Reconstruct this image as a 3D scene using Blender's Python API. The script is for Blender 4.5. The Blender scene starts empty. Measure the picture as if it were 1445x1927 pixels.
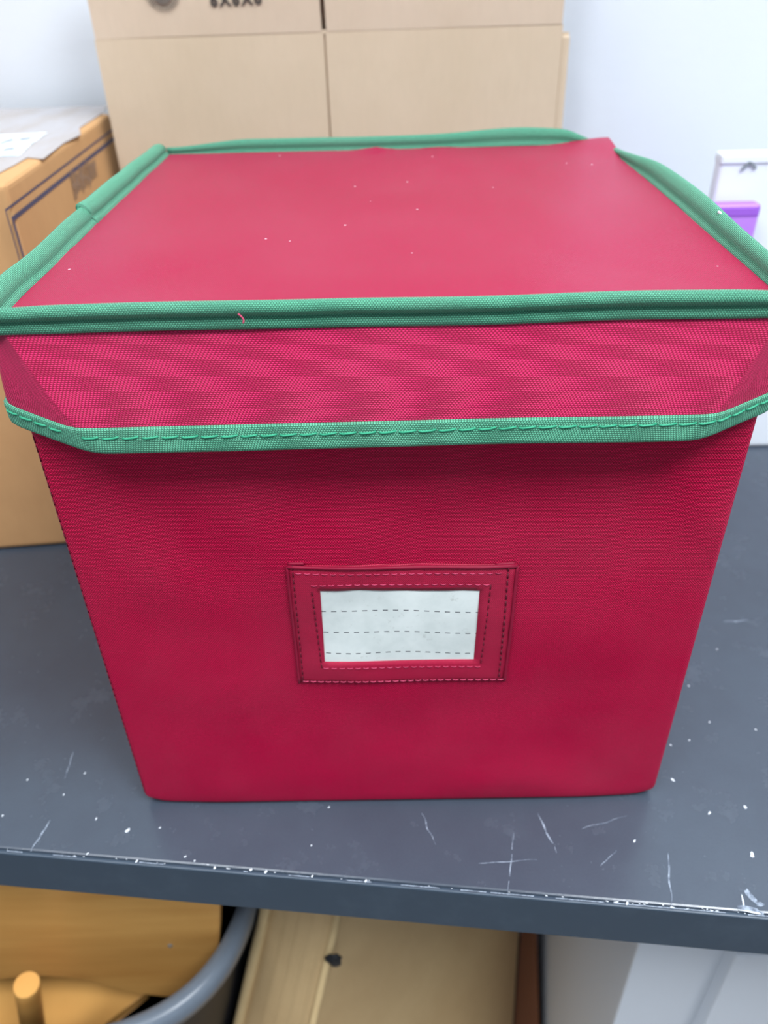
import bpy, bmesh, math, random
from mathutils import Vector, Matrix, noise
random.seed(4)
S = bpy.context.scene
COL = S.collection
sin, cos, pi = math.sin, math.cos, math.pi

# ---------------------------------------------------------------- camera
CAM = Vector((-0.0006, -0.2938, 0.4189))
YAW, PIT, ROL, FPX = -0.0132, 0.61450, -0.0267, 1512.9
fw = Vector((sin(YAW)*cos(PIT), cos(YAW)*cos(PIT), -sin(PIT)))
rt = fw.cross(Vector((0, 0, 1))).normalized()
up = rt.cross(fw)
rt, up = rt*cos(ROL)+up*sin(ROL), -rt*sin(ROL)+up*cos(ROL)
cd = bpy.data.cameras.new('camera'); cam = bpy.data.objects.new('camera', cd); COL.objects.link(cam)
m = Matrix((rt, up, -fw)).transposed().to_4x4(); m.translation = CAM
cam.matrix_world = m
cd.sensor_fit = 'HORIZONTAL'; cd.sensor_width = 36; cd.lens = FPX/1445*36
cd.clip_start = 0.01; cd.clip_end = 50
cd.dof.use_dof = True; cd.dof.focus_distance = 0.352; cd.dof.aperture_fstop = 10.5
S.camera = cam
# ---------------------------------------------------------------- world, lights, exposure
W = bpy.data.worlds.new('world'); S.world = W; W.use_nodes = True
W.node_tree.nodes['Background'].inputs[0].default_value = (0.72, 0.83, 1, 1)
W.node_tree.nodes['Background'].inputs[1].default_value = 0.25
S.view_settings.view_transform = 'Standard'; S.view_settings.look = 'None'
S.view_settings.gamma = 1; S.view_settings.use_curve_mapping = False
S.view_settings.exposure = 0.0
LIGHTS = [((-1.0, -0.1, 1.88), 9), ((0.9, -0.1, 1.88), 18), ((-0.7, -0.82, 1.88), 23), ((0.7, -0.82, 1.88), 43)]
for (lp, pw) in LIGHTS:
    l = bpy.data.lights.new('ceiling_lamp', 'AREA'); l.shape = 'RECTANGLE'; l.size = .58; l.size_y = .58
    l.energy = pw; l.color = (0.90, 0.95, 1.0)
    o = bpy.data.objects.new('ceiling_lamp_light', l); COL.objects.link(o); o.location = lp
    o['_light'] = 1

def at(x, y, axis, val):
    """photo pixel -> point on the plane axis = val"""
    d = fw + rt*((x-722.5)/FPX) - up*((y-963.5)/FPX)
    t = (val-CAM[axis])/d[axis]
    return CAM + d*t

# ---------------------------------------------------------------- materials
def lin(c): return tuple(((v/255)/12.92 if v/255 <= .04045 else ((v/255+.055)/1.055)**2.4) for v in c)
class NT:
    def __init__(s, name):
        s.m = bpy.data.materials.new(name); s.m.use_nodes = True
        s.t = s.m.node_tree; s.b = s.t.nodes['Principled BSDF']
    def n(s, ty, **k):
        x = s.t.nodes.new(ty)
        for a, v in k.items(): setattr(x, a, v)
        return x
    def l(s, a, b): s.t.links.new(a, b)
    def math(s, op, a, b=None, c=None, clamp=False):
        x = s.n('ShaderNodeMath', operation=op); x.use_clamp = clamp
        for i, v in enumerate((a, b, c)):
            if v is None: continue
            if isinstance(v, (int, float)): x.inputs[i].default_value = v
            else: s.l(v, x.inputs[i])
        return x.outputs[0]
    def mix(s, f, a, b):
        x = s.n('ShaderNodeMix', data_type='RGBA')
        for i, v in ((0, f), (6, a), (7, b)):
            if isinstance(v, (int, float)): x.inputs[i].default_value = v
            elif isinstance(v, tuple): x.inputs[i].default_value = (*v[:3], 1)
            else: s.l(v, x.inputs[i])
        return x.outputs[2]
    def noise(s, scale, detail=3, rough=.5, coord=None, stretch=None):
        x = s.n('ShaderNodeTexNoise'); x.inputs['Scale'].default_value = scale
        x.inputs['Detail'].default_value = detail; x.inputs['Roughness'].default_value = rough
        c = coord or s.n('ShaderNodeTexCoord').outputs['Object']
        if stretch:
            mp = s.n('ShaderNodeMapping'); mp.inputs['Scale'].default_value = stretch
            s.l(c, mp.inputs[0]); c = mp.outputs[0]
        s.l(c, x.inputs['Vector']); return x.outputs[0]
    def ramp(s, f, a, b):
        x = s.n('ShaderNodeMapRange'); x.inputs[1].default_value = a; x.inputs[2].default_value = b
        s.l(f, x.inputs[0]); return x.outputs[0]
    def bump(s, h, dist, strength=1.0, prev=None):
        x = s.n('ShaderNodeBump'); x.inputs['Distance'].default_value = dist; x.inputs['Strength'].default_value = strength
        s.l(h, x.inputs['Height'])
        if prev: s.l(prev, x.inputs['Normal'])
        s.l(x.outputs[0], s.b.inputs['Normal']); return x.outputs[0]
    def fin(s, rough=.6, spec=.5, col=None):
        s.b.inputs['Roughness'].default_value = rough; s.b.inputs['Specular IOR Level'].default_value = spec
        if col is not None:
            if isinstance(col, tuple): s.b.inputs['Base Color'].default_value = (*col[:3], 1)
            else: s.l(col, s.b.inputs['Base Color'])
        return s.m

def woven(name, dark, light, pu=.00122, pv=.00075, bump=.00022, rough=.5, sheen=.15, stint=(1, 1, 1), contrast=1.0, spec=.4, dust=0.0, shift=.5):
    """coarse woven polyester; threads laid out in the UV map (metres)"""
    k = NT(name)
    uv = k.n('ShaderNodeUVMap').outputs[0]
    sp = k.n('ShaderNodeSeparateXYZ'); k.l(uv, sp.inputs[0])
    wob = k.noise(55, 2, coord=uv)
    u = k.math('MULTIPLY', sp.outputs[0], 1/pu); v = k.math('MULTIPLY', sp.outputs[1], 1/pv)
    u = k.math('ADD', u, k.math('MULTIPLY', wob, .9)); 
    row = k.math('FLOOR', v)
    u = k.math('ADD', u, k.math('MULTIPLY', row, shift))
    fu = k.math('SUBTRACT', k.math('FRACT', u), .5); fv = k.math('SUBTRACT', k.math('FRACT', v), .5)
    d = k.math('ADD', k.math('MULTIPLY', k.math('MULTIPLY', fu, fu), 3.4), k.math('MULTIPLY', k.math('MULTIPLY', fv, fv), 3.8))
    h = k.math('SUBTRACT', 1, d, clamp=True)
    h2 = k.math('POWER', h, 2.2)
    fine = k.noise(900, 2, coord=uv)
    f = k.math('MULTIPLY', k.math('ADD', h2, k.math('MULTIPLY', k.math('SUBTRACT', fine, .5), .5)), contrast, clamp=True)
    big = k.noise(14, 4, .6)
    c = k.mix(f, dark, light)
    c = k.mix(k.math('MULTIPLY', k.ramp(big, .35, .75), .04), c, (.55, .30, .36))
    if dust:
        vor = k.n('ShaderNodeTexVoronoi'); vor.inputs['Scale'].default_value = 70; k.l(uv, vor.inputs['Vector'])
        sel = k.math('GREATER_THAN', k.noise(31, 1), .5)
        spk = k.math('MULTIPLY', k.math('LESS_THAN', vor.outputs['Distance'], .05), sel)
        c = k.mix(k.math('MULTIPLY', spk, dust), c, (.9, .75, .8))
    k.bump(h, bump)
    k.b.inputs['Sheen Weight'].default_value = sheen; k.b.inputs['Sheen Roughness'].default_value = .4
    k.b.inputs['Sheen Tint'].default_value = (*stint, 1)
    return k.fin(rough, spec, c)

M = {}
M['red'] = woven('red_woven_fabric', lin((136, 0, 44)), lin((250, 40, 116)), stint=(1, .45, .6), sheen=.04, spec=.25)
M['red_body'] = woven('red_body_fabric', lin((136, 0, 40)), lin((236, 12, 84)), stint=(1, .4, .55), sheen=.0, spec=.14)
M['red_top'] = woven('red_lid_top_fabric', lin((136, 0, 46)), lin((200, 2, 84)), pu=.0009, pv=.0006, bump=.00008, rough=.25, sheen=.03, stint=(1, .6, .72), spec=.22, contrast=.9, dust=.7)
M['red_flat'] = woven('red_holder_fabric', lin((140, 2, 42)), lin((206, 26, 76)), pu=.0009, pv=.0006, bump=.0001, sheen=.02, spec=.25, stint=(1, .4, .55))
M['green'] = woven('green_binding_tape', lin((30, 98, 74)), lin((106, 200, 160)), pu=.00105, pv=.0008, bump=.00022, stint=(.7, 1, .9), sheen=.1)
M['green_side'] = woven('green_ribbed_binding_tape', lin((42, 116, 88)), lin((132, 220, 180)), pu=.0013, pv=.00045, bump=.0003, stint=(.7, 1, .9), sheen=.05, shift=0)
k = NT('green_thread'); M['green_thread'] = k.fin(.5, .4, lin((44, 148, 112)))
k = NT('dark_red_thread'); M['red_thread'] = k.fin(.6, .3, lin((92, 12, 34)))
k = NT('pink_thread'); M['pink_thread'] = k.fin(.6, .3, lin((196, 70, 104)))

def cardboard(name, col, col2, stripe=None, rough=.8):
    k = NT(name)
    a = k.noise(6, 5, .6); b = k.noise(220, 3, .6, stretch=(1, 1, .25))
    c = k.mix(k.ramp(a, .3, .7), col, col2)
    c = k.mix(k.math('MULTIPLY', k.ramp(b, .35, .75), .14), c, tuple(v*.7 for v in col))
    k.bump(k.noise(90, 3, .5, stretch=(1, 1, .1)), .0006, .35)
    return k.fin(rough, .25, c)
M['card'] = cardboard('kraft_cardboard', lin((204, 184, 160)), lin((194, 174, 148)))
M['card_flap'] = cardboard('kraft_cardboard_flap', lin((212, 192, 170)), lin((203, 182, 158)))
M['card_orange'] = cardboard('orange_brown_cardboard', lin((206, 160, 110)), lin((188, 144, 98)))
M['card_old'] = cardboard('buff_cardboard', lin((206, 176, 130)), lin((190, 158, 114)))
M['card_brown'] = cardboard('brown_cardboard', lin((128, 84, 62)), lin((112, 72, 52)))
M['card_cut'] = cardboard('cut_cardboard_edge', lin((216, 190, 142)), lin((190, 160, 116)))
k = NT('black_ink'); M['ink'] = k.fin(.7, .2, k.mix(k.noise(500, 2), lin((44, 42, 42)), lin((92, 84, 78))))
k = NT('grey_ink'); M['ink_grey'] = k.fin(.7, .2, k.mix(k.noise(700, 2), lin((74, 70, 68)), lin((136, 124, 112))))
k = NT('navy_ink'); M['navy'] = k.fin(.6, .3, lin((78, 76, 100)))
k = NT('faded_ink'); M['faded'] = k.fin(.7, .2, lin((152, 124, 102)))
k = NT('clear_tape_film'); c = k.mix(k.ramp(k.noise(40, 4, .6, stretch=(1, .3, 1)), .3, .7), lin((172, 160, 152)), lin((184, 180, 182))); M['film'] = k.fin(.22, .6, c)
k = NT('white_paper_label'); c = k.mix(k.ramp(k.noise(60, 3, .7), .5, .62), lin((236, 242, 246)), lin((196, 208, 214))); M['paper'] = k.fin(.4, .5, c)

# card with ruled dashed lines : flat print
k = NT('ruled_label_card')
uv = k.n('ShaderNodeUVMap').outputs[0]; sp = k.n('ShaderNodeSeparateXYZ'); k.l(uv, sp.inputs[0])
u = k.math('FRACT', k.math('ADD', k.math('MULTIPLY', sp.outputs[0], 1/.00505), .12))
vv = k.math('ADD', k.math('MULTIPLY', sp.outputs[1], 1/.0140), .5)
v = k.math('ABSOLUTE', k.math('SUBTRACT', k.math('FRACT', vv), .5))
dash = k.math('MULTIPLY', k.math('LESS_THAN', u, .50), k.math('LESS_THAN', v, .020))
base = k.mix(k.ramp(k.noise(45, 4, .6), .35, .7), lin((226, 232, 228)), lin((206, 214, 210)))
base = k.mix(k.math('MULTIPLY', k.ramp(k.noise(160, 3, .7), .62, .75), .5), base, lin((170, 174, 166)))
M['ruled'] = k.fin(.45, .5, k.mix(dash, base, lin((70, 74, 78))))

# table laminate
k = NT('slate_laminate')
a = k.noise(9, 5, .65); b = k.noise(38, 4, .7); g = k.noise(700, 2)
c = k.mix(k.ramp(a, .3, .7), lin((57, 65, 77)), lin((65, 75, 87)))
c = k.mix(k.math('MULTIPLY', k.ramp(b, .58, .8), .22), c, lin((112, 122, 134)))
c = k.mix(k.math('MULTIPLY', g, .12), c, lin((100, 104, 112)))
k.l(k.math('ADD', k.math('MULTIPLY', k.ramp(b, .3, .8), .12), .28), k.b.inputs['Roughness'])
k.bump(k.noise(420, 3), .00012, .5)
M['table'] = k.fin(.3, .5, c); k.l(k.math('ADD', k.math('MULTIPLY', k.ramp(b, .3, .8), .14), .19), k.b.inputs['Roughness'])
k = NT('slate_edge_band'); c = k.mix(k.ramp(k.noise(30, 4, .7), .5, .8), lin((54, 68, 82)), lin((64, 78, 92))); M['table_edge'] = k.fin(.42, .4, c)
k = NT('white_chips'); M['chip'] = k.fin(.5, .4, lin((222, 230, 236)))
k = NT('pale_scratch'); M['scratch'] = k.fin(.5, .4, k.mix(k.ramp(k.noise(260, 3, .7), .4, .6), lin((88, 98, 112)), lin((150, 162, 176))))
k = NT('wall_paint'); c = k.mix(k.ramp(k.noise(2.2, 4, .6), .3, .7), lin((222, 227, 233)), lin((214, 220, 228)))
k.bump(k.noise(160, 3), .0006, .25); M['wall'] = k.fin(.6, .3, c)
k = NT('floor_vinyl'); M['floor'] = k.fin(.45, .4, k.mix(k.ramp(k.noise(8, 5), .3, .7), lin((118, 114, 110)), lin((96, 94, 92))))
k = NT('ceiling_tile'); M['ceiling'] = k.fin(.9, .2, k.mix(k.noise(30, 4), lin((214, 216, 216)), lin((232, 233, 233))))
k = NT('lamp_diffuser'); k.b.inputs['Emission Color'].default_value = (.93, .97, 1, 1); k.b.inputs['Emission Strength'].default_value = 3; M['diffuser'] = k.fin(.4, .4, (.9, .9, .9))
k = NT('white_enamel'); M['white_metal'] = k.fin(.35, .5, k.mix(k.noise(5, 3), lin((222, 226, 232)), lin((214, 219, 226))))
k = NT('white_card'); M['white_card'] = k.fin(.45, .4, k.mix(k.noise(7, 3), lin((236, 242, 246)), lin((228, 236, 242))))
k = NT('purple_card'); M['purple'] = k.fin(.35, .5, k.mix(k.noise(20, 3), lin((186, 128, 232)), lin((196, 142, 238))))
k = NT('dark_purple_card'); M['purple2'] = k.fin(.35, .5, lin((158, 98, 214)))
k = NT('dull_grey'); M['grey_mark'] = k.fin(.6, .3, lin((132, 140, 146)))
k = NT('oak_veneer')
c0 = k.noise(7, 5, .6, stretch=(1, 1, 9)); c1 = k.noise(60, 3, .6, stretch=(.3, 1, 6))
c = k.mix(k.ramp(c0, .3, .7), lin((252, 190, 108)), lin((234, 166, 88))); c = k.mix(k.math('MULTIPLY', c1, .3), c, lin((226, 172, 98)))
M['oak'] = k.fin(.35, .5, c)
k = NT('grey_tub_plastic'); M['tub'] = k.fin(.32, .5, k.mix(k.noise(30, 3), lin((118, 128, 140)), lin((104, 114, 126))))
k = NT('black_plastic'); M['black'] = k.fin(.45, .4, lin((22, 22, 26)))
k = NT('steel_leg'); k.b.inputs['Metallic'].default_value = .6; M['steel'] = k.fin(.4, .5, lin((90, 94, 100)))

# ---------------------------------------------------------------- mesh helpers
def link(name, verts, faces, mat, parent=None, uvs=None, smooth=True):
    me = bpy.data.meshes.new(name); me.from_pydata([tuple(v) for v in verts], [], faces)
    if uvs is not None:
        ul = me.uv_layers.new(name='UVMap')
        if len(uvs) == len(verts):
            for lp in me.loops: ul.data[lp.index].uv = uvs[lp.vertex_index]
        else:
            for i, q in enumerate(uvs): ul.data[i].uv = q
    me.materials.append(mat)
    for p in me.polygons: p.use_smooth = smooth
    o = bpy.data.objects.new(name, me); COL.objects.link(o)
    if parent: o.parent = parent
    me.update(); return o
def frombm(name, bm, mat, parent=None, smooth=False):
    bmesh.ops.recalc_face_normals(bm, faces=bm.faces)
    me = bpy.data.meshes.new(name); bm.to_mesh(me); bm.free(); me.materials.append(mat)
    for p in me.polygons: p.use_smooth = smooth
    o = bpy.data.objects.new(name, me); COL.objects.link(o)
    if parent: o.parent = parent
    return o
def tag(o, label, cat, group=None, kind=None):
    if label: o['label'] = label
    if cat: o['category'] = cat
    if group: o['group'] = group
    if kind: o['kind'] = kind
    return o
def empty(name, loc, rz, label, cat, group=None):
    o = bpy.data.objects.new(name, None); COL.objects.link(o); o.location = loc; o.rotation_euler = (0, 0, rz)
    o.empty_display_size = .05
    bpy.context.view_layer.update()
    return tag(o, label, cat, group)
def box(bm, x0, x1, y0, y1, z0, z1, bev=0, seg=2, M4=None):
    vs = [bm.verts.new(p) for p in ((x0, y0, z0), (x1, y0, z0), (x1, y1, z0), (x0, y1, z0), (x0, y0, z1), (x1, y0, z1), (x1, y1, z1), (x0, y1, z1))]
    fs = [bm.faces.new([vs[i] for i in f]) for f in ((0, 3, 2, 1), (4, 5, 6, 7), (0, 1, 5, 4), (1, 2, 6, 5), (2, 3, 7, 6), (3, 0, 4, 7))]
    if bev:
        es = list({e for f in fs for e in f.edges})
        r = bmesh.ops.bevel(bm, geom=es, offset=bev, segments=seg, affect='EDGES', profile=.5)
    if M4 is not None:
        vv = {v for v in bm.verts if v.is_valid and not v.tag}
        for v in vv: v.co = M4 @ v.co
    for v in bm.verts: v.tag = True
def boxobj(name, dims, mat, parent=None, bev=0.002, seg=2, smooth=False):
    bm = bmesh.new(); box(bm, *dims, bev=bev, seg=seg); return frombm(name, bm, mat, parent, smooth)
def slab(name, pts, nrm, th, mat, parent=None, bev=0.0):
    """extrude a planar polygon (3-D points) by th along nrm"""
    bm = bmesh.new(); nrm = Vector(nrm).normalized()
    a = [bm.verts.new(Vector(p)) for p in pts]; b = [bm.verts.new(Vector(p)+nrm*th) for p in pts]
    bm.faces.new(a); bm.faces.new(b[::-1]); n = len(a)
    for i in range(n): bm.faces.new((a[i], b[i], b[(i+1) % n], a[(i+1) % n]))
    if bev: bmesh.ops.bevel(bm, geom=list(bm.edges), offset=bev, segments=2, affect='EDGES', profile=.5)
    return frombm(name, bm, mat, parent)
def tube(bm, pts, r, n=8, caps=True):
    rings = []; N = len(pts); pts = [Vector(p) for p in pts]; ref = None
    for i, p in enumerate(pts):
        t = (pts[min(i+1, N-1)]-pts[max(i-1, 0)]).normalized()
        if ref is None: ref = Vector((0, 0, 1)) if abs(t.z) < .9 else Vector((1, 0, 0))
        a = (ref - t*ref.dot(t)).normalized(); ref = a; b = t.cross(a)
        rr = r(i/(N-1)) if callable(r) else r
        rings.append([bm.verts.new(p+(a*cos(2*pi*j/n)+b*sin(2*pi*j/n))*rr) for j in range(n)])
    for i in range(N-1):
        for j in range(n): bm.faces.new((rings[i][j], rings[i][(j+1) % n], rings[i+1][(j+1) % n], rings[i+1][j]))
    if caps: bm.faces.new(rings[0][::-1]); bm.faces.new(rings[-1])
def nz(x, y, z, s=1.0): return noise.noise(Vector((x*s, y*s, z*s)))
def sm(a, b, x):
    t = max(0, min(1, (x-a)/(b-a))); return t*t*(3-2*t)

# ---------------------------------------------------------------- room
def struct(name, dims, mat, parent=None):
    o = boxobj(name, dims, mat, parent, bev=0)
    if not parent: o['kind'] = 'structure'
    return o
TY = -0.1045                                   # yaw of table and wall
FZ, CZ = -0.75, 1.95
struct('floor', (-2.2, 2.2, -3.2, 1.0, FZ-.1, FZ), M['floor'])
struct('ceiling', (-2.2, 2.2, -3.2, 1.0, CZ, CZ+.1), M['ceiling'])
wb = struct('wall_back', (-2.4, 2.4, 0.612, 0.712, FZ, CZ), M['wall']); wb.rotation_euler = (0, 0, TY); wb.location = (0, -.053, 0)
struct('wall_left', (-2.3, -2.2, -3.2, 1.0, FZ, CZ), M['wall'])
struct('wall_right', (2.2, 2.3, -3.2, 1.0, FZ, CZ), M['wall'])
struct('wall_front', (-2.2, 2.2, -3.3, -3.2, FZ, CZ), M['wall'])
bb = struct('baseboard_back', (-2.1, 2.1, 0.600, 0.612, FZ, FZ+.1), M['white_metal']); bb.rotation_euler = (0, 0, TY); bb.location = (0, -.053, 0)
for i, (lp, pw) in enumerate(LIGHTS):
    t = empty('ceiling_light', (lp[0], lp[1], CZ), 0, ['left', 'right', 'left', 'right'][i]+' ceiling light panel '+('over the table' if i < 2 else 'behind the viewer'), 'light', 'ceiling light panels')
    boxobj('lamp_housing', (-.33, .33, -.33, .33, -.05, 0), M['white_metal'], t, .004)
    boxobj('diffuser', (-.29, .29, -.29, .29, -.056, -.05), M['diffuser'], t, 0)

# ---------------------------------------------------------------- table
tb = empty('table', (0, -.053, 0), TY, 'dark slate grey laminate table with chipped front edge carrying the boxes', 'table')
TI = tb.matrix_world.inverted()
boxobj('tabletop', (-1.1, 1.0, 0.0015, .598, -.037, 0), M['table'], tb, .0012)
boxobj('edge_band', (-1.1, 1.0, -.0012, .0015, -.0365, -.0008), M['table_edge'], tb, .0009, 2)
for lx in (-1.06, -.70):
    for ly in (.06, .55): boxobj('leg', (lx-.02, lx+.02, ly-.02, ly+.02, FZ, -.037), M['steel'], tb, .002)
chips = [(-0.2305, 0.0188), (-0.2043, 0.0077), (-0.1959, 0.0229), (-0.2363, -0.0064), (-0.1794, -0.0095), (-0.1587, -0.0175), (-0.1401, -0.0161), (-0.1779, -0.0317), (-0.1215, -0.0345), (-0.1158, -0.0372), (-0.0506, -0.0288), (-0.0419, -0.004), (0.1332, -0.0287), (0.2304, 0.1207), (0.1996, 0.0864), (0.2033, 0.055), (0.2308, 0.0484), (0.1858, 0.0408), (0.1729, 0.0373), (0.1666, 0.0112), (0.1812, -0.0117), (0.2032, -0.0082), (0.1959, -0.0385)]
bigc = {4: 1.0, 5: 1.8, 22: 1.8, 21: 1.4, 20: 1.2, 19: 1.4, 12: 1.1}
bm = bmesh.new()
def blob(bm, c, a, b, rz, h, n=9):
    ring = []
    for j in range(n):
        t = 2*pi*j/n; q = 1+.3*random.uniform(-1, 1); x, y = a*cos(t)*q, b*sin(t)*q
        ring.append(bm.verts.new((c[0]+x*cos(rz)-y*sin(rz), c[1]+x*sin(rz)+y*cos(rz), c[2])))
    top = bm.verts.new((c[0], c[1], c[2]+h))
    for j in range(n): bm.faces.new((ring[j], ring[(j+1) % n], top))
for i, (x, y) in enumerate(chips):
    s = .75*bigc.get(i, .8); p = TI @ Vector((x, y, 0))
    blob(bm, (p.x, p.y, 0.00012), .0013*s, .0007*s, random.uniform(.6, 2.4), .0003)
for _ in range(60):                            # wear along the arris
    x = random.uniform(-.28, .28); 
    if random.random() < .5: x = .1+abs(random.gauss(0, .1))
    blob(bm, (x, .0004+abs(random.gauss(0, .0006)), 0.00005), random.uniform(.0003, .0010), random.uniform(.00015, .0003), random.gauss(0, .2), .00015, 7)
for q in [(404, 1633), (472, 1637), (500, 1641), (587, 1650), (688, 1660), (250, 1640), (1180, 1700)]:
    p = TI @ at(q[0], q[1], 2, 0); blob(bm, (p.x, max(p.y, .0006), .0001), .0010, .0006, 1.2, .0004)
o = frombm('chips', bm, M['chip'], tb); o['kind'] = 'stuff'
scr = [((95, 1543), (58, 1603), .0006), ((138, 1415), (122, 1465), .0004), ((967, 1567), (955, 1685), .0004), ((1012, 1530), (1047, 1605), .0006), ((1257, 1605), (1263, 1706), .0005), ((793, 1530), (820, 1590), .0004), ((1360, 1170), (1410, 1168), .0008), ((1095, 1560), (1180, 1535), .0003), ((900, 1625), (1010, 1618), .0003), ((1130, 1630), (1160, 1600), .0003)]
bm = bmesh.new()
for a, b, w in scr:
    P, Q = TI @ at(*a, 2, 0), TI @ at(*b, 2, 0); d = (Q-P); n = Vector((-d.y, d.x, 0)).normalized(); K = 14; prev = None
    for i in range(K+1):
        t = i/K; c = P+d*t+n*nz(t*3, a[0], 0)*.0012; ww = w*(.25+.75*sin(pi*min(1, t*1.1)))*(.6+.5*random.random())
        v1, v2 = bm.verts.new((c.x+n.x*ww, c.y+n.y*ww, .00015)), bm.verts.new((c.x-n.x*ww, c.y-n.y*ww, .00015))
        if prev and random.random() > .06: bm.faces.new((prev[0], prev[1], v2, v1))
        prev = (v1, v2)
for i in range(260):                            # pale rubbed arris
    x = -.3+.6*i/260
    if nz(x*60, 0, 0) > -.15+(.25 if x < 0 else 0): w = .0002+.0003*abs(nz(x*200, 3, 0)); bm.faces.new([bm.verts.new(v) for v in ((x, -.0002, .00002), (x+.0024, -.0002, .00002), (x+.0024, w, .00016), (x, w, .00016))])
# torn laminate patch on the front edge at the right
for (px, py, a, b, r) in [(1398, 1700, .0034, .0008, 1.4), (1410, 1712, .006, .0016, -.2), (1413, 1688, .0045, .002, -1.1), (1430, 1702, .002, .0012, .2)]:
    p = TI @ at(px, py, 2, 0); blob(bm, (p.x, max(p.y, .002), .0002), a, b, r, .0003, 12)
o = frombm('scratches', bm, M['scratch'], tb); o['kind'] = 'stuff'
bm = bmesh.new()
p = TI @ at(1398, 1698, 2, 0); blob(bm, (p.x, p.y+.001, .0005), .0028, .0005, 1.5, .0003, 10)
p = TI @ at(1412, 1717, 2, 0); blob(bm, (p.x, max(.0012, p.y), .0005), .0050, .0005, -.12, .0004, 12)
frombm('torn_laminate', bm, M['chip'], tb)

# ---------------------------------------------------------------- storage box
HB = .1525; DB = .3047
sb = empty('storage_box', (0, 0, 0), 0, 'square crimson woven fabric storage box with green trimmed lid and label window', 'storage box')
def rrect(x0, x1, y0, y1, r, step=.006, cs=6):
    """rounded rectangle, counter clockwise from the front-left, with normals"""
    pts = []
    segs = [((x0+r, y0), (x1-r, y0), (0, -1)), ((x1, y0+r), (x1, y1-r), (1, 0)), ((x1-r, y1), (x0+r, y1), (0, 1)), ((x0, y1-r), (x0, y0+r), (-1, 0))]
    cen = [(x1-r, y0+r, -pi/2), (x1-r, y1-r, 0), (x0+r, y1-r, pi/2), (x0+r, y0+r, pi)]
    for k_, (a, b, n) in enumerate(segs):
        L = math.hypot(b[0]-a[0], b[1]-a[1]); N = max(1, int(L/step))
        for i in range(N+1): t = i/N; pts.append((a[0]+(b[0]-a[0])*t, a[1]+(b[1]-a[1])*t, n[0], n[1]))
        cx, cy, a0 = cen[k_]
        for i in range(1, cs): t = a0+pi/2*i/cs; pts.append((cx+r*cos(t), cy+r*sin(t), cos(t), sin(t)))
    return pts
def body_off(x, y, z, nx, ny):
    """soft panel undulation, outwards"""
    cxx = 1-sm(.10, .150, abs(x)) if abs(ny) > .9 else 1-sm(.10, .150, abs(y-DB/2))
    e = sm(0, .02, z)
    d = .0022*nz(x, y, z, 11)*cxx*e + .0016*nz(x+5, y, z, 26)*cxx*e
    if ny < -.9:
        d -= .0028*math.exp(-((z-.215)/.035)**2)*cxx                      # drawn in below the lid
        d += .0020*math.exp(-((z-.02)/.03)**2)*cxx
        # diagonal crease lower left
        t = (x+.105)*.36+(z-.12)*1.0; 
        q = (x+.088)+(z-.10)*.42
        d += .0010*math.exp(-(q/.0022)**2)*math.exp(-((z-.10)/.05)**2)
        d += .0011*math.exp(-((x-.145)+.6*(z-.2))**2/.00008)*sm(.12, .2, z)
    return d
per = rrect(-HB, HB, 0, DB, .0045)
zs = [0, .0008, .002, .0035]+[.0035+(.272-.0035)*i/50 for i in range(1, 51)]
V, UV, Fc = [], [], []
arc = [0]
for i in range(1, len(per)+1):
    a, b = per[i-1], per[i % len(per)]; arc.append(arc[-1]+math.hypot(a[0]-b[0], a[1]-b[1]))
nP = len(per)
for j, z in enumerate(zs):
    ins = [.0025, .0010, .0003, 0][j] if j < 4 else 0
    for i in range(nP+1):
        x, y, nx, ny = per[i % nP]; d = body_off(x, y, z, nx, ny)-ins
        # bottom corner lifted and worn
        V.append((x+nx*d, y+ny*d, z+(.0045*sm(.138, .1525, abs(x))*(1-sm(0, .03, z)) if y < .02 else 0))); UV.append((arc[i], z))
for j in range(len(zs)-1):
    for i in range(nP):
        a = j*(nP+1)+i; Fc.append((a, a+1, a+nP+2, a+nP+1))
nb = len(V)
Fc.append(tuple(range(nP))[::-1])
body = link('body', V, Fc, M['red_body'], sb, UV)
# stitched seam down the two front corners
bm = bmesh.new()
z = .010
while z < .25:
    tube(bm, [(-HB+.0012, .0013, z), (-HB+.0017, .0004, z+.0016), (-HB+.0012, .0013, z+.0032)], .00024, 5); z += .0046
o = frombm('seam_stitching', bm, M['red_thread'], body, True); o['kind'] = 'stuff'; 

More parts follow.
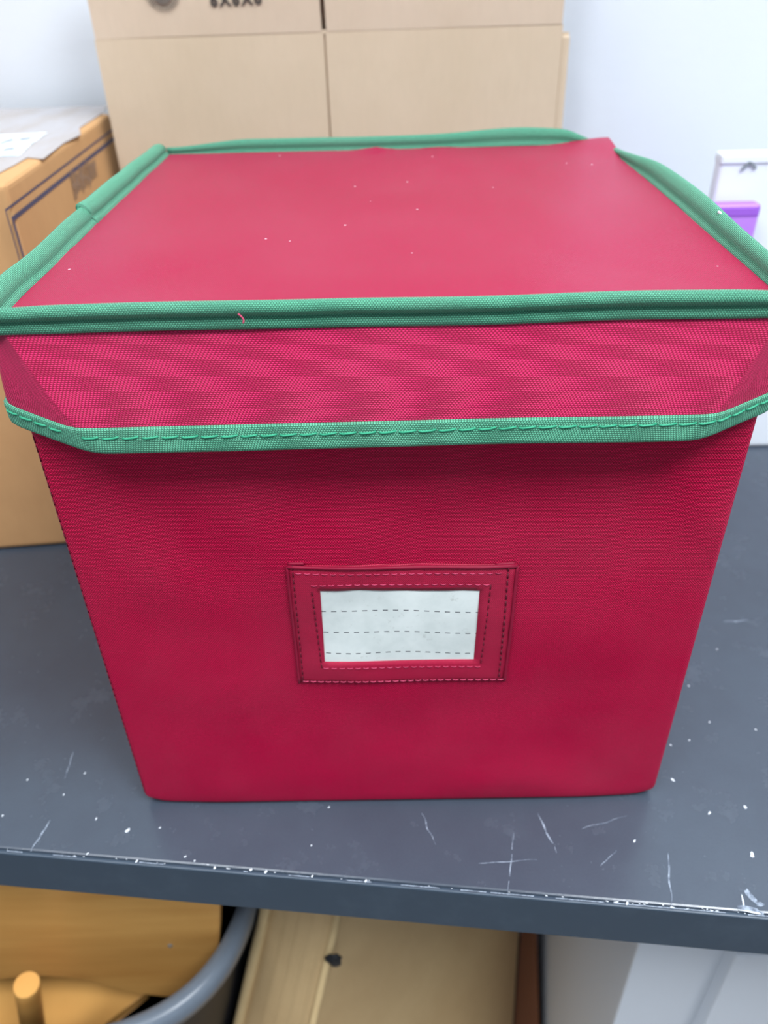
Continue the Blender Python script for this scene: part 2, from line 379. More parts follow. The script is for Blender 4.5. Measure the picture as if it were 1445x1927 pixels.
# label holder on the front
lh_z0, lh_z1 = .1035, .1805
def fy(x, z): return 0-body_off(x, 0, z, 0, -1)          # front surface y
def holder_outer(t):                                     # slightly tapering quad
    pass
OL = [(-.0505, lh_z1+.001), (.0575, lh_z1-.002), (.0560, lh_z0-.001), (-.0510, lh_z0+.0)]
IL = [(-.0360, .1667), (.0405, .1640), (.0395, .1178), (-.0368, .1187)]
def quadmesh(name, O, I, off, th, mat, parent, n=20, sag=0):
    """frame between two quads, following the front panel"""
    V, F_, U = [], [], []
    def pt(Q, s):
        k_ = int(s) % 4; f = s-int(s); a, b = Q[k_], Q[(k_+1) % 4]; return (a[0]+(b[0]-a[0])*f, a[1]+(b[1]-a[1])*f)
    N = 4*n; R = 5
    for lay in (0, 1):
        for i in range(N):
            s = i/n; a, b = pt(O, s), pt(I, s)
            for r in range(R+1):
                f = r/R; x, z = a[0]+(b[0]-a[0])*f, a[1]+(b[1]-a[1])*f
                if lay: z -= sag*.0012*sin(pi*max(0, min(1, (x+.05)/.11)))*sm(.15, .18, z)
                edge = 0 if 0 < r < R else .35
                y = fy(x, z)-(off if lay == 0 else off+th*(1-edge)+.0004*nz(x, 3, z, 90))
                V.append((x, y, z)); U.append((x, z))
    W_ = R+1
    for i in range(N):
        j = (i+1) % N
        for r in range(R):
            F_.append((N*W_+i*W_+r, N*W_+j*W_+r, N*W_+j*W_+r+1, N*W_+i*W_+r+1))
        for r in (0, R):
            q = (i*W_+r, j*W_+r, N*W_+j*W_+r, N*W_+i*W_+r); F_.append(q if r == 0 else q[::-1])
    o = link(name, V, F_, mat, parent, U)
    return o
hold = quadmesh('label_holder', OL, IL, 0.0, .0016, M['red_flat'], sb, sag=1)
V, F_, U = [], [], []
CL = [(-.0395, .1695), (.0440, .1670), (.0430, .1150), (-.0400, .1155)]; G = 10
for j in range(G+1):
    for i in range(G+1):
        a = Vector(CL[0]).lerp(Vector(CL[1]), i/G); b = Vector(CL[3]).lerp(Vector(CL[2]), i/G); p = a.lerp(b, j/G)
        V.append((p.x, fy(p.x, p.y)-.0006, p.y)); U.append((p.x+.0365+(.1665-p.y)*-.03, p.y-.1670+.0026*i/G+.0007*sin(i*.9)))
for j in range(G):
    for i in range(G): F_.append((j*(G+1)+i, (j+1)*(G+1)+i, (j+1)*(G+1)+i+1, j*(G+1)+i+1))
lc = link('label_card', V, F_, M['ruled'], hold, U); lc['label'] = 'white ruled card with dashed lines'
# raised hems, folds and stitches of the holder
def on(x, z, o=.0017): return (x, fy(x, z)-o, z)
bm = bmesh.new()
def seam(bm, A, B, r, o=.0017, n=24, w=0):
    tube(bm, [on(A[0]+(B[0]-A[0])*i/n, A[1]+(B[1]-A[1])*i/n-(w*sin(pi*i/n)), o) for i in range(n+1)], r, 6)
ins = lambda Q, d: [(Q[0][0]+d, Q[0][1]-d), (Q[1][0]-d, Q[1][1]-d), (Q[2][0]-d, Q[2][1]+d), (Q[3][0]+d, Q[3][1]+d)]
O1 = OL; 
seam(bm, O1[0], O1[1], .0010, .0014, w=.0012); seam(bm, O1[1], O1[2], .0008, .0012); seam(bm, O1[3], O1[0], .0007, .0012)
seam(bm, (OL[0][0]+.0005, OL[0][1]+.0012), (OL[0][0]+.008, OL[0][1]+.0012), .0009, .0006, 6)
seam(bm, (OL[1][0]-.010, OL[1][1]+.0006), (OL[1][0]-.001, OL[1][1]+.0010), .0008, .0006, 6)
frombm('hem', bm, M['red'], hold, True)
def stitches(bm, A, B, L=.0028, gap=.0013, r=.00026, o=.0019, w=0):
    A, B = Vector(A), Vector(B); T = (B-A).length; s = 0; d = (B-A)/T
    while s+L < T:
        f = (s+L/2)/T; sg = -w*sin(pi*f)
        p, q = A+d*s, A+d*(s+L); mdd = (p+q)/2
        tube(bm, [on(p.x, p.y+sg, o-.0003), on(mdd.x, mdd.y+sg, o+.0001), on(q.x, q.y+sg, o-.0003)], r, 5); s += L+gap
bm = bmesh.new()
I1 = [(-.0400, .1705), (.0455, .1680), (.0430, .1135), (-.0385, .1150)]
Q = ins(OL, .0036)
stitches(bm, Q[0], Q[1], w=.0012); stitches(bm, I1[0], I1[1], w=.0003); stitches(bm, I1[2], I1[3]); stitches(bm, (OL[3][0]+.002, OL[3][1]+.0015), (OL[2][0], OL[2][1]+.0015), L=.003, gap=.0009, r=.0003)
o = frombm('pale_stitching', bm, M['pink_thread'], hold, True); o['kind'] = 'stuff'
bm = bmesh.new()
stitches(bm, (OL[0][0]+.0026, OL[0][1]+.001), (OL[3][0]+.002, OL[3][1])); stitches(bm, (OL[1][0]-.0042, OL[1][1]), (OL[2][0]-.003, OL[2][1]), r=.0004); stitches(bm, I1[1], I1[2]); stitches(bm, I1[3], I1[0])
o = frombm('dark_stitching', bm, M['red_thread'], hold, True); o['kind'] = 'stuff'

# lid : skirt lofted between a sharp cornered top and a chamfered bottom outline
ZT, ZB = .3010, .2530
ctrl = [((-.1500, -.0005), (-.121, -.0135), ZB), ((.1500, -.0005), (.1235, -.0135), ZB), ((.1535, .0025), (.1590, .0010), ZB+.0075),
        ((.1540, .150), (.1580, .150), ZB+.005), ((.1535, .3045), (.157, .3080), ZB+.002), ((.1500, .3070), (.152, .3125), ZB+.002),
        ((-.1500, .3070), (-.152, .3125), ZB+.002), ((-.1535, .3045), (-.157, .3080), ZB+.002), ((-.1540, .150), (-.1580, .150), ZB+.005),
        ((-.1535, .0025), (-.1590, .0010), ZB+.0080)]
cnt = [60, 10, 24, 24, 4, 50, 4, 24, 24, 12]
prof = []                                   # (top xy, bottom xy, zb)
for i, n in enumerate(cnt):
    A, B = ctrl[i], ctrl[(i+1) % len(ctrl)]
    for j in range(n):
        t = j/n; prof.append(tuple(Vector((*A[0], *A[1])[q:q+2]).lerp(Vector((*B[0], *B[1])[q:q+2]), t) for q in (0, 2))+(A[2]+(B[2]-A[2])*t,))
# smooth the bottom outline a little
N = len(prof)
for _ in range(3):
    prof = [(prof[i][0], (prof[i-1][1]+prof[i][1]*2+prof[(i+1) % N][1])/4, (prof[i-1][2]+prof[i][2]*2+prof[(i+1) % N][2])/4) for i in range(N)]
cenl = Vector((0, .152))
nrmB = []
for i in range(N):
    t = (prof[(i+1) % N][1]-prof[i-1][1]).normalized(); nrmB.append(Vector((t.y, -t.x)))
plen = [0]
for i in range(N): plen.append(plen[-1]+(prof[(i+1) % N][1]-prof[i][1]).length)
def skirt_pt(i, t, off=0.0):
    i %= N
    a, b, zb = prof[i]; xy = a.lerp(b, t**1.0); z = ZT+(zb-ZT)*t
    bul = .0012*sin(pi*t) + .0012*nz(xy.x, xy.y, z, 16)*t + .0006*sin(xy.x*34+1)*t
    z += .0007*sin(xy.x*23+.6)*t if abs(nrmB[i].y) > .8 else 0
    p = xy + nrmB[i]*(bul+off); return Vector((p.x, p.y, z))
def band(name, t0, t1, rows, off, mat, parent, th=0.0, closed_edge=False):
    V, F_, U = [], [], []
    prof_rows = [(t0+(t1-t0)*r/rows, off) for r in range(rows+1)]
    if th: prof_rows = [(t0, off-th)]+[(t0, off-.0003), (t0+.01, off)]+prof_rows[1:-1]+[(t1-.01, off), (t1, off-.0003), (t1+.008, off-th/2), (t1, off-th*1.3), (t1-.03, off-th*1.3)]
    for (t, o_) in prof_rows:
        for i in range(N+1):
            p = skirt_pt(i, t, o_); V.append(p); U.append((plen[i], -t*.0485-(off-o_)*.5))
    for r in range(len(prof_rows)-1):
        for i in range(N): a = r*(N+1)+i; F_.append((a+1, a, a+N+1, a+N+2))
    return link(name, V, F_, mat, parent, U)
lid = band('lid', 0, .99, 14, 0.0, M['red'], sb)
tapeb = band('lower_binding', .79, 1.0, 5, .0012, M['green'], lid, th=.0012)
tapeb['label'] = 'green binding tape along the bottom of the lid'
bm = bmesh.new(); i = 0
s = 0.0
def at_len(L, t, off):
    import bisect
    j = bisect.bisect_right(plen, L)-1; f = (L-plen[j])/max(1e-9, plen[min(j+1, N)]-plen[j])
    return skirt_pt(j, t, off).lerp(skirt_pt(j+1, t, off), f)
while s < plen[-1]-.01:
    L = .0066
    tt = .868+.01*sin(s*20)
    tube(bm, [at_len(s, tt, .0010), at_len(s+L*.2, tt+.002, .0014), at_len(s+L*.7, tt-.004, .0014), at_len(s+L, tt-.010, .0010)], .00048, 6); s += .0077
o = frombm('binding_stitching', bm, M['green_thread'], tapeb, True); o['kind'] = 'stuff'

# lid top panel
V, F_, U = [], [], []; G = 44; ZP = .3025
for j in range(G+1):
    for i in range(G+1):
        u, v = i/G, j/G; x = -.1525+.305*u; y = .0005+.3055*v
        e = min(u, 1-u, v, 1-v)*2
        z = ZP-.0028*sm(0, .7, e)+.0010*nz(x, y, 0, 9)*sm(0, .3, e)+.0008*math.exp(-((u-.92+.3*v)/.04)**2)*sm(.2, .6, v)
        z += .0042*sm(.84, 1, u)*sm(.84, 1, v)
        if v > .95: z += .0018*sm(.95, 1, v)*math.exp(-((u-.475)/.03)**2)
        V.append((x, y, z)); U.append((x, y))
for j in range(G):
    for i in range(G): a = j*(G+1)+i; F_.append((a, a+1, a+G+2, a+G+1))
top = link('top_panel', V, F_, M['red_top'], lid, U)

# standing binding fins around the lid top
SEC = [(-.0006, -.0028), (-.0011, .000), (-.0013, .0018), (-.0004, .0028), (-.0015, .0040), (-.0018, .0060), (-.0014, .0078), (-.0003, .0087), (.0012, .0083), (.0026, .0066), (.0028, .0046), (.0016, .0030), (-.0001, .0022), (.0010, .0014), (.0016, -.0006), (.0015, -.0024), (.0005, -.0030)]
def fin_strip(name, A, B, out, lean, hs, n=70, parent=None, mat='green', wav=.0006, thick=1.0, bow=0.0, zoff=None):
    A, B, out = Vector(A), Vector(B), Vector(out); V, F_, U = [], [], []; L = (B-A).length
    cl = [0]
    for a, b in zip(SEC, SEC[1:]+SEC[:1]): cl.append(cl[-1]+math.hypot(a[0]-b[0], a[1]-b[1]))
    K = len(SEC)
    for i in range(n+1):
        t = i/n; c = A.lerp(B, t)+out*(wav*nz(t*4, A.x*9, A.y*9)*1.5+bow*sin(pi*t)); h = hs(t) if callable(hs) else hs; ln = lean(t) if callable(lean) else lean
        zo = zoff(t) if zoff else 0
        wz = wav*nz(t*5+7, A.x*9, A.y*9)
        for j in range(K+1):
            o_, hh = SEC[j % K]
            hp = hh*h if hh > 0 else hh
            p = c+out*(o_*thick+max(0, hp)*math.tan(ln)); V.append((p.x, p.y, ZP-.0006+hp+wz+zo)); U.append((t*L+.3*A.x, cl[j]))
    for i in range(n):
        for j in range(K): a = i*(K+1)+j; F_.append((a, a+K+1, a+K+2, a+1))
    F_.append(tuple(range(K))); F_.append(tuple(n*(K+1)+j for j in range(K))[::-1])
    o = link(name, V, F_, M[mat], parent, U)
    return o
endt = lambda a, b, lo=.25: (lambda t: lo+(1-lo)*min(sm(0, a, t), sm(0, b, 1-t)))
fr = fin_strip('top_binding', (-.1560, -.0010, 0), (.1560, -.0010, 0), (0, -1, 0), .12, lambda t: .98-.12*sm(.90, 1, t)-.1*sm(.1, 0, t), parent=lid)
bk = fin_strip('top_binding', (-.1520, .3060, 0), (.1500, .3060, 0), (0, 1, 0), .22, lambda t: (.55+.45*sm(0, .2, t)+.35*math.exp(-((t-.80)/.13)**2))*(1-.80*sm(.90, 1, t)), parent=lid, wav=.0004)
lf1 = fin_strip('top_binding', (-.1525, -.002, 0), (-.1530, .142, 0), (-1, 0, 0), .62, lambda t: 1.0, n=36, parent=lid, mat='green_side')
lf2 = fin_strip('top_binding', (-.1532, .1375, 0), (-.1515, .3050, 0), (-1, 0, 0), .58, lambda t: 1.10-.15*sm(.3, 1, t)-.1*sm(.96, 1, t), n=36, parent=lid, mat='green_side', thick=1.45, zoff=lambda t: .0008*sm(.1, 0, t))
rg = fin_strip('top_binding', (.1530, -.002, 0), (.1500, .3045, 0), (1, 0, 0), lambda t: .30+.25*sin(pi*t), lambda t: .95+.25*math.exp(-((t-.5)/.25)**2)-.72*sm(.66, 1, t), parent=lid, bow=.0015, mat='green_side')
# frayed end of the overlapped tape, loose pink thread, lint
bm = bmesh.new()
for k_ in range(9):
    x = -.1545-.0045*k_/8; z = .3035+.0075*k_/8
    tube(bm, [(x, .1375, z), (x-.0004, .1355-.001*random.random(), z+.0004), (x-.001*random.random(), .1340-.002*random.random(), z+.001*random.uniform(-1, 1))], .00014, 4)
frombm('frayed_threads', bm, M['green_thread'], lid, True)
bm = bmesh.new()
bp = at(450, 600, 1, -.005); tube(bm, [bp+Vector((0.0012*sin(t*2.2)*1.6, -.0008-.001*t, .0016-.0034*t)) for t in [i/8 for i in range(9)]], .0003, 5)
o = frombm('loose_thread', bm, M['pink_thread'], lid, True); o['label'] = 'loose pink thread'
p = at(1355, 403, 2, .311); bm = bmesh.new(); bmesh.ops.create_icosphere(bm, subdivisions=2, radius=.0012)
for v in bm.verts: v.co = Vector((v.co.x*.7, v.co.y*1.7, v.co.z*.6))*(1+.3*nz(*v.co, 900)); v.co += p+Vector((-.0003, 0, .0))
o = frombm('lint', bm, M['chip'], lid, True); o['label'] = 'white lint fleck'
# white worn patch / glue on the front-right top seam
bm = bmesh.new(); p0, p1 = at(1335, 556, 2, .3075), at(1418, 550, 2, .3075)
tube(bm, [p0.lerp(p1, i/12)+Vector((0, -.0005, .0003*nz(i, 0, 0, .7))) for i in range(13)], lambda t: .0002+.0005*sin(pi*t), 6)
o = frombm('glue_line', bm, M['paper'], lid, True); o['label'] = 'whitish glue line at the seam'

# ---------------------------------------------------------------- folded carton against the wall
fy0, lean = .492, math.radians(1.2)
fc = empty('folded_carton', (-.045, fy0, 0), 0, 'tall flattened tan cardboard carton leaning on the wall behind the red box', 'carton')
fc.rotation_euler = (-lean, math.radians(-.35), 0)
bpy.context.view_layer.update()
HC = .3575; SX = -.0035; XL, XR = -.199, .198
def wavy_panel(name, x0, x1, z0, z1, y, th, mat, parent, tilt=0, n=14, taper=(0, 0)):
    V, F_ = [], []; 
    for lay in (0, 1):
        for j in range(n+1):
            for i in range(n+1):
                z = z0+(z1-z0)*j/n; f = j/n
                xa, xb = x0+taper[0]*f, x1+taper[1]*f; x = xa+(xb-xa)*i/n
                yy = y-tilt*(z-z0)+.0012*nz(x, z, 0, 8)+(th if lay else 0); V.append((x, yy, z))
    W_ = n+1; off = W_*W_
    for j in range(n):
        for i in range(n):
            a = j*W_+i; F_.append((a, a+1, a+W_+1, a+W_)); F_.append((off+a, off+a+W_, off+a+W_+1, off+a+1))
    for i in range(n):
        F_.append((i, off+i, off+i+1, i+1)); a = n*W_+i; F_.append((a, a+1, off+a+1, off+a))
        a = i*W_; F_.append((a, a+W_, off+a+W_, off+a)); a = i*W_+n; F_.append((a, off+a, off+a+W_, a+W_))
    o = link(name, V, F_, mat, parent, smooth=False)
    return o
wavy_panel('side_panel', XL, SX-.0009, 0, HC, -.004, .004, M['card'], fc)
wavy_panel('side_panel', SX+.0009, XR, 0, HC, -.004, .004, M['card'], fc)
f1 = wavy_panel('flap', XL+.001, SX-.0022, HC+.0006, HC+.118, -.0042, .004, M['card_flap'], fc, tilt=.10, taper=(.002, 0))
f2 = wavy_panel('flap', SX+.0018, XR-.001, HC+.0006, HC+.116, -.0042, .004, M['card_flap'], fc, tilt=.09, taper=(0, -.001))
# fold grooves: recessed bridging strips
boxobj('crease', (XL+.001, XR-.001, -.0037, -.0006, HC-.001, HC+.002), M['card'], fc, 0)
boxobj('crease', (SX-.0012, SX+.0012, -.0018, -.0004, 0.0005, HC), M['card'], fc, 0)
# back layer of the flattened carton, offset to the right
wavy_panel('back_panel', XL+.006, XR+.0075, 0, HC-.006, .0055, .004, M['card'], fc)
wavy_panel('back_flap', XL+.010, XR-.02, HC-.004, HC+.10, .0055, .004, M['card'], fc, tilt=0.0)
boxobj('folded_edge', (XR-.001, XR+.0075, -.0015, .0090, 0.001, HC-.008), M['card'], fc, .002)
def text_obj(txt, size, mat, parent, mw, bold=.0):
    cu = bpy.data.curves.new('t', 'FONT'); cu.body = txt; cu.size = size; cu.offset = bold; cu.extrude = .0001; cu.align_x = 'CENTER'; cu.space_character = 1.25; cu.resolution_u = 4
    to = bpy.data.objects.new('t', cu); COL.objects.link(to); bpy.context.view_layer.update()
    me = bpy.data.meshes.new_from_object(to.evaluated_get(bpy.context.evaluated_depsgraph_get())); bpy.data.objects.remove(to)
    me.materials.clear(); me.materials.append(mat); me.transform(mw)
    o = bpy.data.objects.new('printed_lettering', me); COL.objects.link(o); o.parent = parent; return o
FI = fc.matrix_world.inverted()
def fl(px, py):
    p = FI @ at(px, py, 1, fy0-.012); return p
def fplane(z): return -.0042-.10*(z-HC)-.0012
bt = fl(441, 15)
MT = Matrix.Translation((bt.x, fplane(bt.z), bt.z)) @ Matrix.Rotation(math.radians(-1.0), 4, 'Y') @ Matrix.Rotation(pi/2+.10, 4, 'X')
tx = text_obj('6X6X6', .0125, M['ink'], f1, MT, .0004)
# round printed seal: two rings, a filled disc and a ring of lettering
sc_ = fl(298, -13); R0 = .0150
bm = bmesh.new()
def annulus(bm, r0, r1, h, n=48):
    a = [bm.verts.new((r0*cos(2*pi*i/n), r0*sin(2*pi*i/n), h)) for i in range(n)]; b = [bm.verts.new((r1*cos(2*pi*i/n), r1*sin(2*pi*i/n), h)) for i in range(n)]
    for i in range(n): bm.faces.new((a[i], b[i], b[(i+1) % n], a[(i+1) % n]))
annulus(bm, .0146, R0, .0002); annulus(bm, .0004, .0098, .0002)
for k_ in range(46):                                   # dense letter-like strokes round the rim
    a0 = 2*pi*k_/46; w = .035+.02*random.random(); r0_, r1_ = .0106+.0004*random.random(), .0138
    vs = [bm.verts.new((r*cos(a), r*sin(a), .0002)) for r, a in ((r0_, a0-w), (r1_, a0-w), (r1_, a0+w*.6), (r0_, a0+w*.6))]
    bm.faces.new(vs)
MS = Matrix.Translation((sc_.x, fplane(sc_.z), sc_.z)) @ Matrix.Rotation(pi/2+.10, 4, 'X')
bm.transform(MS); o = frombm('printed_seal', bm, M['ink_grey'], f1)

# ---------------------------------------------------------------- left carton
lcn = empty('shipping_carton', (-.44, .42, 0), 0, 'orange brown shipping carton with taped top and blue printed border, left of the red box', 'carton')
LM = Matrix.Translation((.44, -.42, 0))
def P3(p): return LM @ Vector(p)
H1 = .295
base = [(-.2505, .262), (-.2575, .535), (-.62, .578), (-.62, .226)]
bm = bmesh.new(); a = [bm.verts.new(P3((x, y, .0008))) for x, y in base]; b = [bm.verts.new(P3((x, y, H1))) for x, y in base]
bm.faces.new(a); bm.faces.new(b)
for i in range(4): bm.faces.new((a[i], a[(i+1) % 4], b[(i+1) % 4], b[i]))
bmesh.ops.bevel(bm, geom=list(bm.edges), offset=.004, segments=3, affect='EDGES', profile=.6)
cb = frombm('carton_body', bm, M['card_orange'], lcn)
ztop = H1+.0004
film_px = [(-60, 209), (100, 205), (203, 201), (192, 216), (150, 243), (152, 256), (120, 272), (82, 302), (70, 301), (52, 299), (30, 312), (0, 328), (-60, 352)]
slab('packing_tape', [P3(at(x, y, 2, ztop)) for x, y in film_px], (0, 0, 1), .0005, M['film'], lcn)['label'] = 'wide clear packing tape over the top'
lab = slab('shipping_label', [P3(at(x, y, 2, ztop+.0006)) for x, y in [(-60, 259), (45, 254), (90, 252), (62, 272), (36, 296), (-60, 298)]], (0, 0, 1), .0004, M['paper'], lcn)
bm = bmesh.new()
for (x0, y0, x1, y1) in [(2, 270, 26, 262), (-40, 272, 0, 266), (8, 282, 28, 278), (40, 262, 60, 259), (-40, 290, -5, 287)]:
    q = [P3(at(x, y, 2, ztop+.0012)) for x, y in ((x0, y0), (x1, y1), (x1-3, y1+4), (x0-3, y0+4))]; bm.faces.new([bm.verts.new(v) for v in q])
frombm('label_print', bm, M['grey_mark'], lab)
# blue double border and faded lettering, printed on the right side face
def sidex(y): return -.2505+(y-.262)/(.535-.262)*(-.007)+.0004
def side(px, py):
    p = at(px, py, 0, -.253)
    for _ in range(4): p = at(px, py, 0, sidex(p.y))
    return P3(p)
def stripe(bm, pts, w):
    for A, B in zip(pts, pts[1:]):
        d = (B-A).normalized(); n = Vector((1, 0, 0)).cross(d).normalized()*w/2; A2, B2 = A-d*w/2, B+d*w/2
        bm.faces.new([bm.verts.new(v) for v in (A2-n, B2-n, B2+n, A2+n)])
bm = bmesh.new()
A, B, C_ = side(9, 391), side(215, 249), side(39, 496)
dz = lambda p, z: Vector((p.x, p.y, z))
zt = (A.z+B.z)/2; 
yl = A.y; yr = B.y+.002
def fr_(d, w):
    q = lambda y, z: Vector((sidex(y+.42)+.44, y, z))
    p = [q(yl+d, zt-d), q(yr-d*0, zt-d)]; stripe(bm, p, w); stripe(bm, [q(yl+d, zt-d), q(yl+d, .03+d)], w); stripe(bm, [q(yl+d, .03+d), q(yr, .03+d)], w)
fr_(0, .0016); fr_(.0075, .0032)
frombm('printed_border', bm, M['navy'], cb)
bm = bmesh.new()
c0, c1 = side(137, 352), side(180, 318)
for k_ in range(15):
    f = k_/14; c = c0.lerp(c1, f); h = .0050+.0025*random.random(); 
    if k_ in (0, 1, 5, 9): h += .004
    stripe(bm, [c+Vector((.0002, .0015, h)), c+Vector((.0002, -.001, -h))], .0022)
    if k_ < 14: stripe(bm, [c+Vector((.0002, 0, h*random.uniform(-.9, .9))), c0.lerp(c1, (k_+1)/14)+Vector((.0002, 0, h*random.uniform(-.9, .9)))], .0022)
o = frombm('faded_lettering', bm, M['faded'], cb)

# ---------------------------------------------------------------- white carton and purple packet at the right
wc = empty('white_box', (.385, .45, 0), 0, 'shallow tall white box standing upright at the right behind the red box', 'box')
wbody = boxobj('box_body', (-.115, .16, -.05, -.036, 0, .272), M['white_card'], wc, .003, 3)
boxobj('folded_rim', (-.1153, .1603, -.0512, -.0355, .266, .2745), M['white_card'], wc, .002)
bm = bmesh.new(); c = at(1411, 307, 1, .3985)-Vector((.385, .45, 0))
for A, B, w in ((Vector((-.006, 0, -.006)), Vector((0, 0, 0)), .0025), (Vector((0, 0, 0)), Vector((.006, 0, -.005)), .0022)):
    d = (B-A).normalized(); n = Vector((d.z, 0, -d.x))*w/2; bm.faces.new([bm.verts.new(c+v) for v in (A-n, B-n, B+n*1.3, A+n)])
o = frombm('hang_notch', bm, M['grey_mark'], wbody)
pk = empty('purple_packet', (.262, .386, 0), 0, 'slim purple packet standing in front of the white box at the right', 'packet')
pb = boxobj('packet_body', (-.045, .040, -.008, .006, 0, .240), M['purple'], pk, .003, 3)
boxobj('top_band', (-.0452, .0402, -.0084, .0062, .229, .2405), M['purple2'], pk, .003, 3)['label'] = 'darker purple top band'

# ---------------------------------------------------------------- below the table
cb2 = empty('cabinet', (.171, 0, FZ), 0, 'white metal drawer cabinet under the right end of the table', 'cabinet')
hz = -.0372-FZ
boxobj('cabinet_body', (0, .42, 0, .46, 0, hz), M['white_metal'], cb2, .002)
dz0 = -.168-FZ
for (za, zb_) in ((dz0-.26, dz0), (dz0-.53, dz0-.27)):
    dr = boxobj('drawer', (.064, .40, -.0125, .001, za, zb_), M['white_metal'], cb2, .0015)
    boxobj('drawer_pull', (.16, .30, -.030, -.012, zb_-.06, zb_-.045), M['steel'], dr, .003)
# grey tub
tub = empty('tub', (-.362, .170, FZ), 0, 'deep grey plastic tub with a rolled rim under the table at the left', 'tub')
tc = tub.location
def sup(a, b, n, t):
    c_, s_ = cos(t), sin(t); return (a*math.copysign(abs(c_)**(2/n), c_), b*math.copysign(abs(s_)**(2/n), s_))
zr = -.262-FZ; NT_ = 96
secs = [(-.030, .003), (-.028, .004), (-.024, .0015-.0), (-.014, .004), (-.006, .004), (-.001, 0), (0, -.006), (-.001, -.014), (-.004, -.016), (-.004, -.020)]
rimsec = [(-.0150, -.02), (-.0150, -.004), (-.0138, .001), (-.0095, .0030), (-.0045, .0025), (-.001, -.002), (0, -.009), (-.0015, -.020), (-.004, -.021), (-.005, -.010)]
V, F_ = [], []
for i in range(NT_):
    t = 2*pi*i/NT_
    for (d, h) in rimsec: x, y = sup(.238+d, .206+d, 3.5, t); V.append((x, y, zr+h))
K = len(rimsec)
for i in range(NT_):
    for j in range(K): a, b = i*K+j, ((i+1) % NT_)*K+j; a2, b2 = i*K+(j+1) % K, ((i+1) % NT_)*K+(j+1) % K; F_.append((a, b, b2, a2))
wallsec = [(-.0105, -.002), (-.015, -.05), (-.055, -.30), (-.086, -.475), (-.090, -.4872), (-.090, -.480), (-.059, -.30), (-.019, -.05), (-.0145, -.002)]
VV, FF = [], []; K = len(wallsec)
for i in range(NT_):
    t = 2*pi*i/NT_
    for (d, h) in wallsec: x, y = sup(.238+d, .206+d, 3.5, t); VV.append((x, y, zr+h))
for i in range(NT_):
    for j in range(K): a, b = i*K+j, ((i+1) % NT_)*K+j; a2, b2 = i*K+(j+1) % K, ((i+1) % NT_)*K+(j+1) % K; FF.append((a, b, b2, a2))
FF.append(tuple(i*K+5 for i in range(NT_)))
link('tub_wall', VV, FF, M['black'], tub)['label'] = 'dark tub wall'
link('rim', V, F_, M['tub'], tub)['label'] = 'rolled grey rim'
# small wooden chair tipped into the tub
ch = empty('wooden_chair', (-.30, .06, -.47), 0, 'small golden oak chair upturned in the grey tub', 'chair')
cl_ = ch.location
Y0 = .058
outl = [(-140, 1842), (-60, 1848), (0, 1842), (40, 1838), (85, 1835), (130, 1838), (170, 1845), (205, 1855), (235, 1864), (270, 1872), (310, 1876), (345, 1874), (372, 1864), (392, 1848), (404, 1826), (410, 1800), (413, 1760), (413, 1700), (413, 1655)]
pts = [at(x, y, 1, Y0) for x, y in outl]; ztp = -.10
pts = [Vector((p.x, Y0+.0*(p.z+.3), p.z)) for p in pts]
pts.append(Vector((pts[-1].x+.002, Y0, ztp))); pts.append(Vector((-.46, Y0, ztp)))
o = slab('backrest', [p-cl_ for p in pts], (0, 1, 0), .012, M['oak'], ch, bev=.0012)
zs_ = -.43
seat_pts = [at(276, 1868, 2, zs_), at(190, 1930, 2, zs_), at(150, 1990, 2, zs_), Vector((-.47, .05, zs_)), Vector((-.47, .12, zs_)), Vector((-.255, .12, zs_))]
sp_ = slab('seat', [p-cl_ for p in seat_pts], (0, 0, -1), .012, M['oak'], ch, bev=.001)
bm = bmesh.new(); p1 = at(50, 1852, 2, -.262); p2 = at(74, 2010, 2, -.43)
tube(bm, [p1-cl_, (p1.lerp(p2, .02)-cl_), p2-cl_], .0098, 28)
o = frombm('leg', bm, M['oak'], ch, True)
for p in o.data.polygons: p.use_smooth = len(p.vertices) < 6
bm = bmesh.new(); p = at(320, 1780, 1, Y0-.0003)-cl_
bmesh.ops.create_cone(bm, cap_ends=True, segments=14, radius1=.0022, radius2=.0016, depth=.001); bm.transform(Matrix.Translation(p) @ Matrix.Rotation(pi/2, 4, 'X'))
frombm('screw', bm, M['grey_mark'], ch)
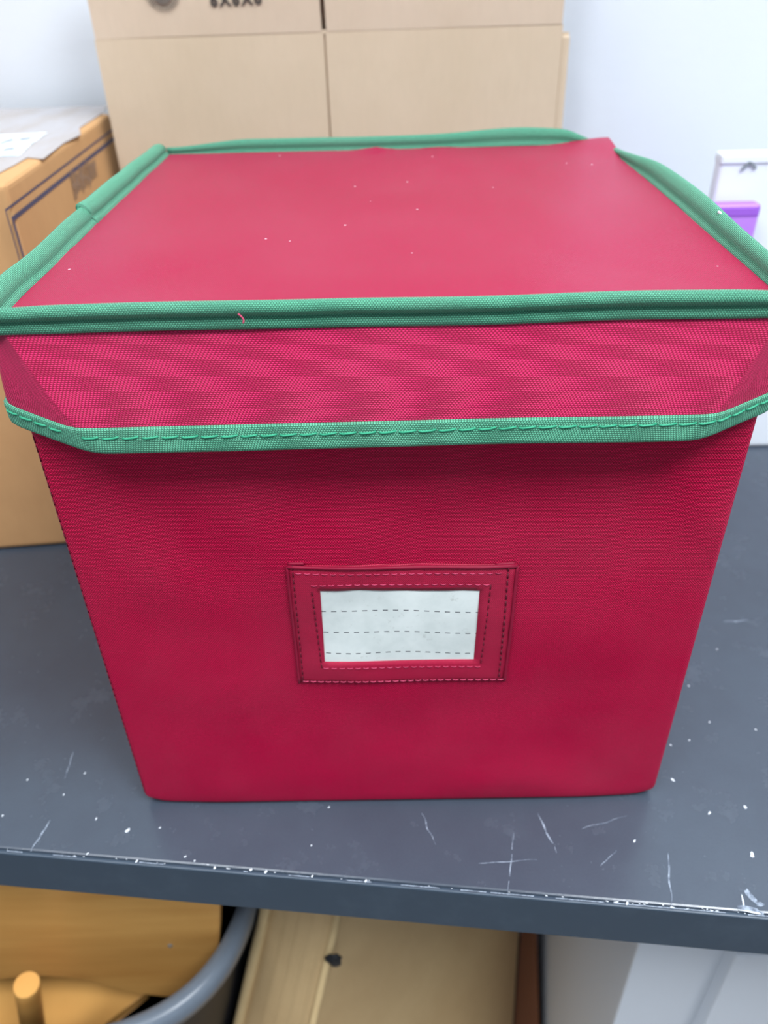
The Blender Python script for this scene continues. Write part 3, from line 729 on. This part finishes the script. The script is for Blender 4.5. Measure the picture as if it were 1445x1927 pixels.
# buff carton leaning in the gap between tub and cabinet
gc = empty('open_carton', (0, .1, FZ), 0, 'buff open cardboard carton with a black spot, leaning under the table', 'carton')
gl = gc.location
def ray_panel(name, tl, tr, bl, br, yt_l, yt_r, yb_l, yb_r, mat, ext=.25, n=10, rid=0):
    """panel through four points, extended up and down along its sides"""
    a, b = at(*tl, 1, yt_l), at(*tr, 1, yt_r); c_, d_ = at(*bl, 1, yb_l), at(*br, 1, yb_r)
    up_l, up_r = (a-c_), (b-d_)
    def to_z(p, d, z): return p+d*((z-p.z)/d.z)
    T0, T1 = to_z(a, up_l, min(-.15, a.z+.16)), to_z(b, up_r, min(-.2, b.z+.2)); B0, B1 = to_z(c_, up_l, FZ+.001), to_z(d_, up_r, FZ+.001)
    for q in (T0, T1, B0, B1): q.x = min(q.x, .164)
    V, F_ = [], []; nr = (T1-T0).cross(B0-T0).normalized()
    if nr.y < 0: nr = -nr
    for lay in (0, 1):
        for j in range(n+1):
            for i in range(n+1):
                p = T0.lerp(T1, i/n).lerp(B0.lerp(B1, i/n), j/n); p = p+nr*(lay*.004+rid*.0012*sin(i*2.1)); V.append(p-gl)
    W_ = n+1; off = W_*W_
    for j in range(n):
        for i in range(n): q = j*W_+i; F_.append((q, q+W_, q+W_+1, q+1)); F_.append((off+q, off+q+1, off+q+W_+1, off+q+W_))
    for i in range(n):
        q = i*W_; F_.append((q, off+q, off+q+W_, q+W_)); q = i*W_+n; F_.append((q, q+W_, off+q+W_, off+q))
        F_.append((i, i+1, off+i+1, off+i)); q = n*W_+i; F_.append((q, off+q, off+q+1, q+1))
    return link(name, V, F_, mat, gc, smooth=False), (T0, T1, B0, B1)
pa, ea = ray_panel('carton_panel', (503, 1715), (632, 1735), (452, 1927), (588, 1927), .086, .065, .058, .03, M['card_old'], rid=.25, n=16)
pb_, eb = ray_panel('carton_panel', (634, 1735), (975, 1765), (590, 1927), (965, 1927), .065, .22, .03, .175, M['card_old'])
pc, ec = ray_panel('carton_panel', (979, 1765), (1014, 1765), (968, 1927), (1020, 1927), .22, .19, .175, .135, M['card_brown'])
def strip(name, P, Q, w, mat):
    bm = bmesh.new(); tube(bm, [P-gl, P.lerp(Q, .5)-gl, Q-gl], w, 8); return frombm(name, bm, mat, gc, True)
strip('cut_edge', ea[0]+Vector((-.002, -.001, 0)), ea[2]+Vector((-.002, -.001, 0)), .0052, M['card_cut'])
strip('fold', ea[1], ea[3], .0035, M['card_cut'])
bm = bmesh.new(); p = at(627, 1806, 1, .048)-gl  # irregular black lump at the fold
bmesh.ops.create_icosphere(bm, subdivisions=3, radius=1)
for v in bm.verts: n = v.co.normalized(); v.co = Vector((n.x*.0068, n.y*.003, n.z*.009+(-.006*n.x if n.z < 0 else 0)))*(1+.4*nz(*n, 2)); v.co += p
o = frombm('black_spot', bm, M['black'], gc, True); o['label'] = 'black spot at the fold'

# brown paper tape patch near the fold
A_, B_ = at(785, 1868, 1, .10), at(828, 1872, 1, .115)
def onb(px, py):
    # intersect the pixel ray with the second panel's plane
    n = (eb[1]-eb[0]).cross(eb[2]-eb[0]).normalized(); d = fw + rt*((px-722.5)/FPX) - up*((py-963.5)/FPX)
    t = (eb[0]-CAM).dot(n)/d.dot(n); q = CAM+d*t; return q, (n if n.dot(d) < 0 else -n)
P_ = [onb(*q) for q in ((782, 1862), (826, 1866), (822, 1960), (772, 1960))]
k = NT('brown_paper_tape'); M['brown_tape'] = k.fin(.4, .4, lin((188, 146, 92)))
slab('paper_tape', [q+n*.0040-gl for q, n in P_], P_[0][1], .0004, M['brown_tape'], gc)

for n_ in ('storage_box', 'folded_carton', 'white_box', 'purple_packet', 'shipping_carton'): bpy.data.objects[n_].location.z += (.0007 if n_ != 'folded_carton' else .0018)
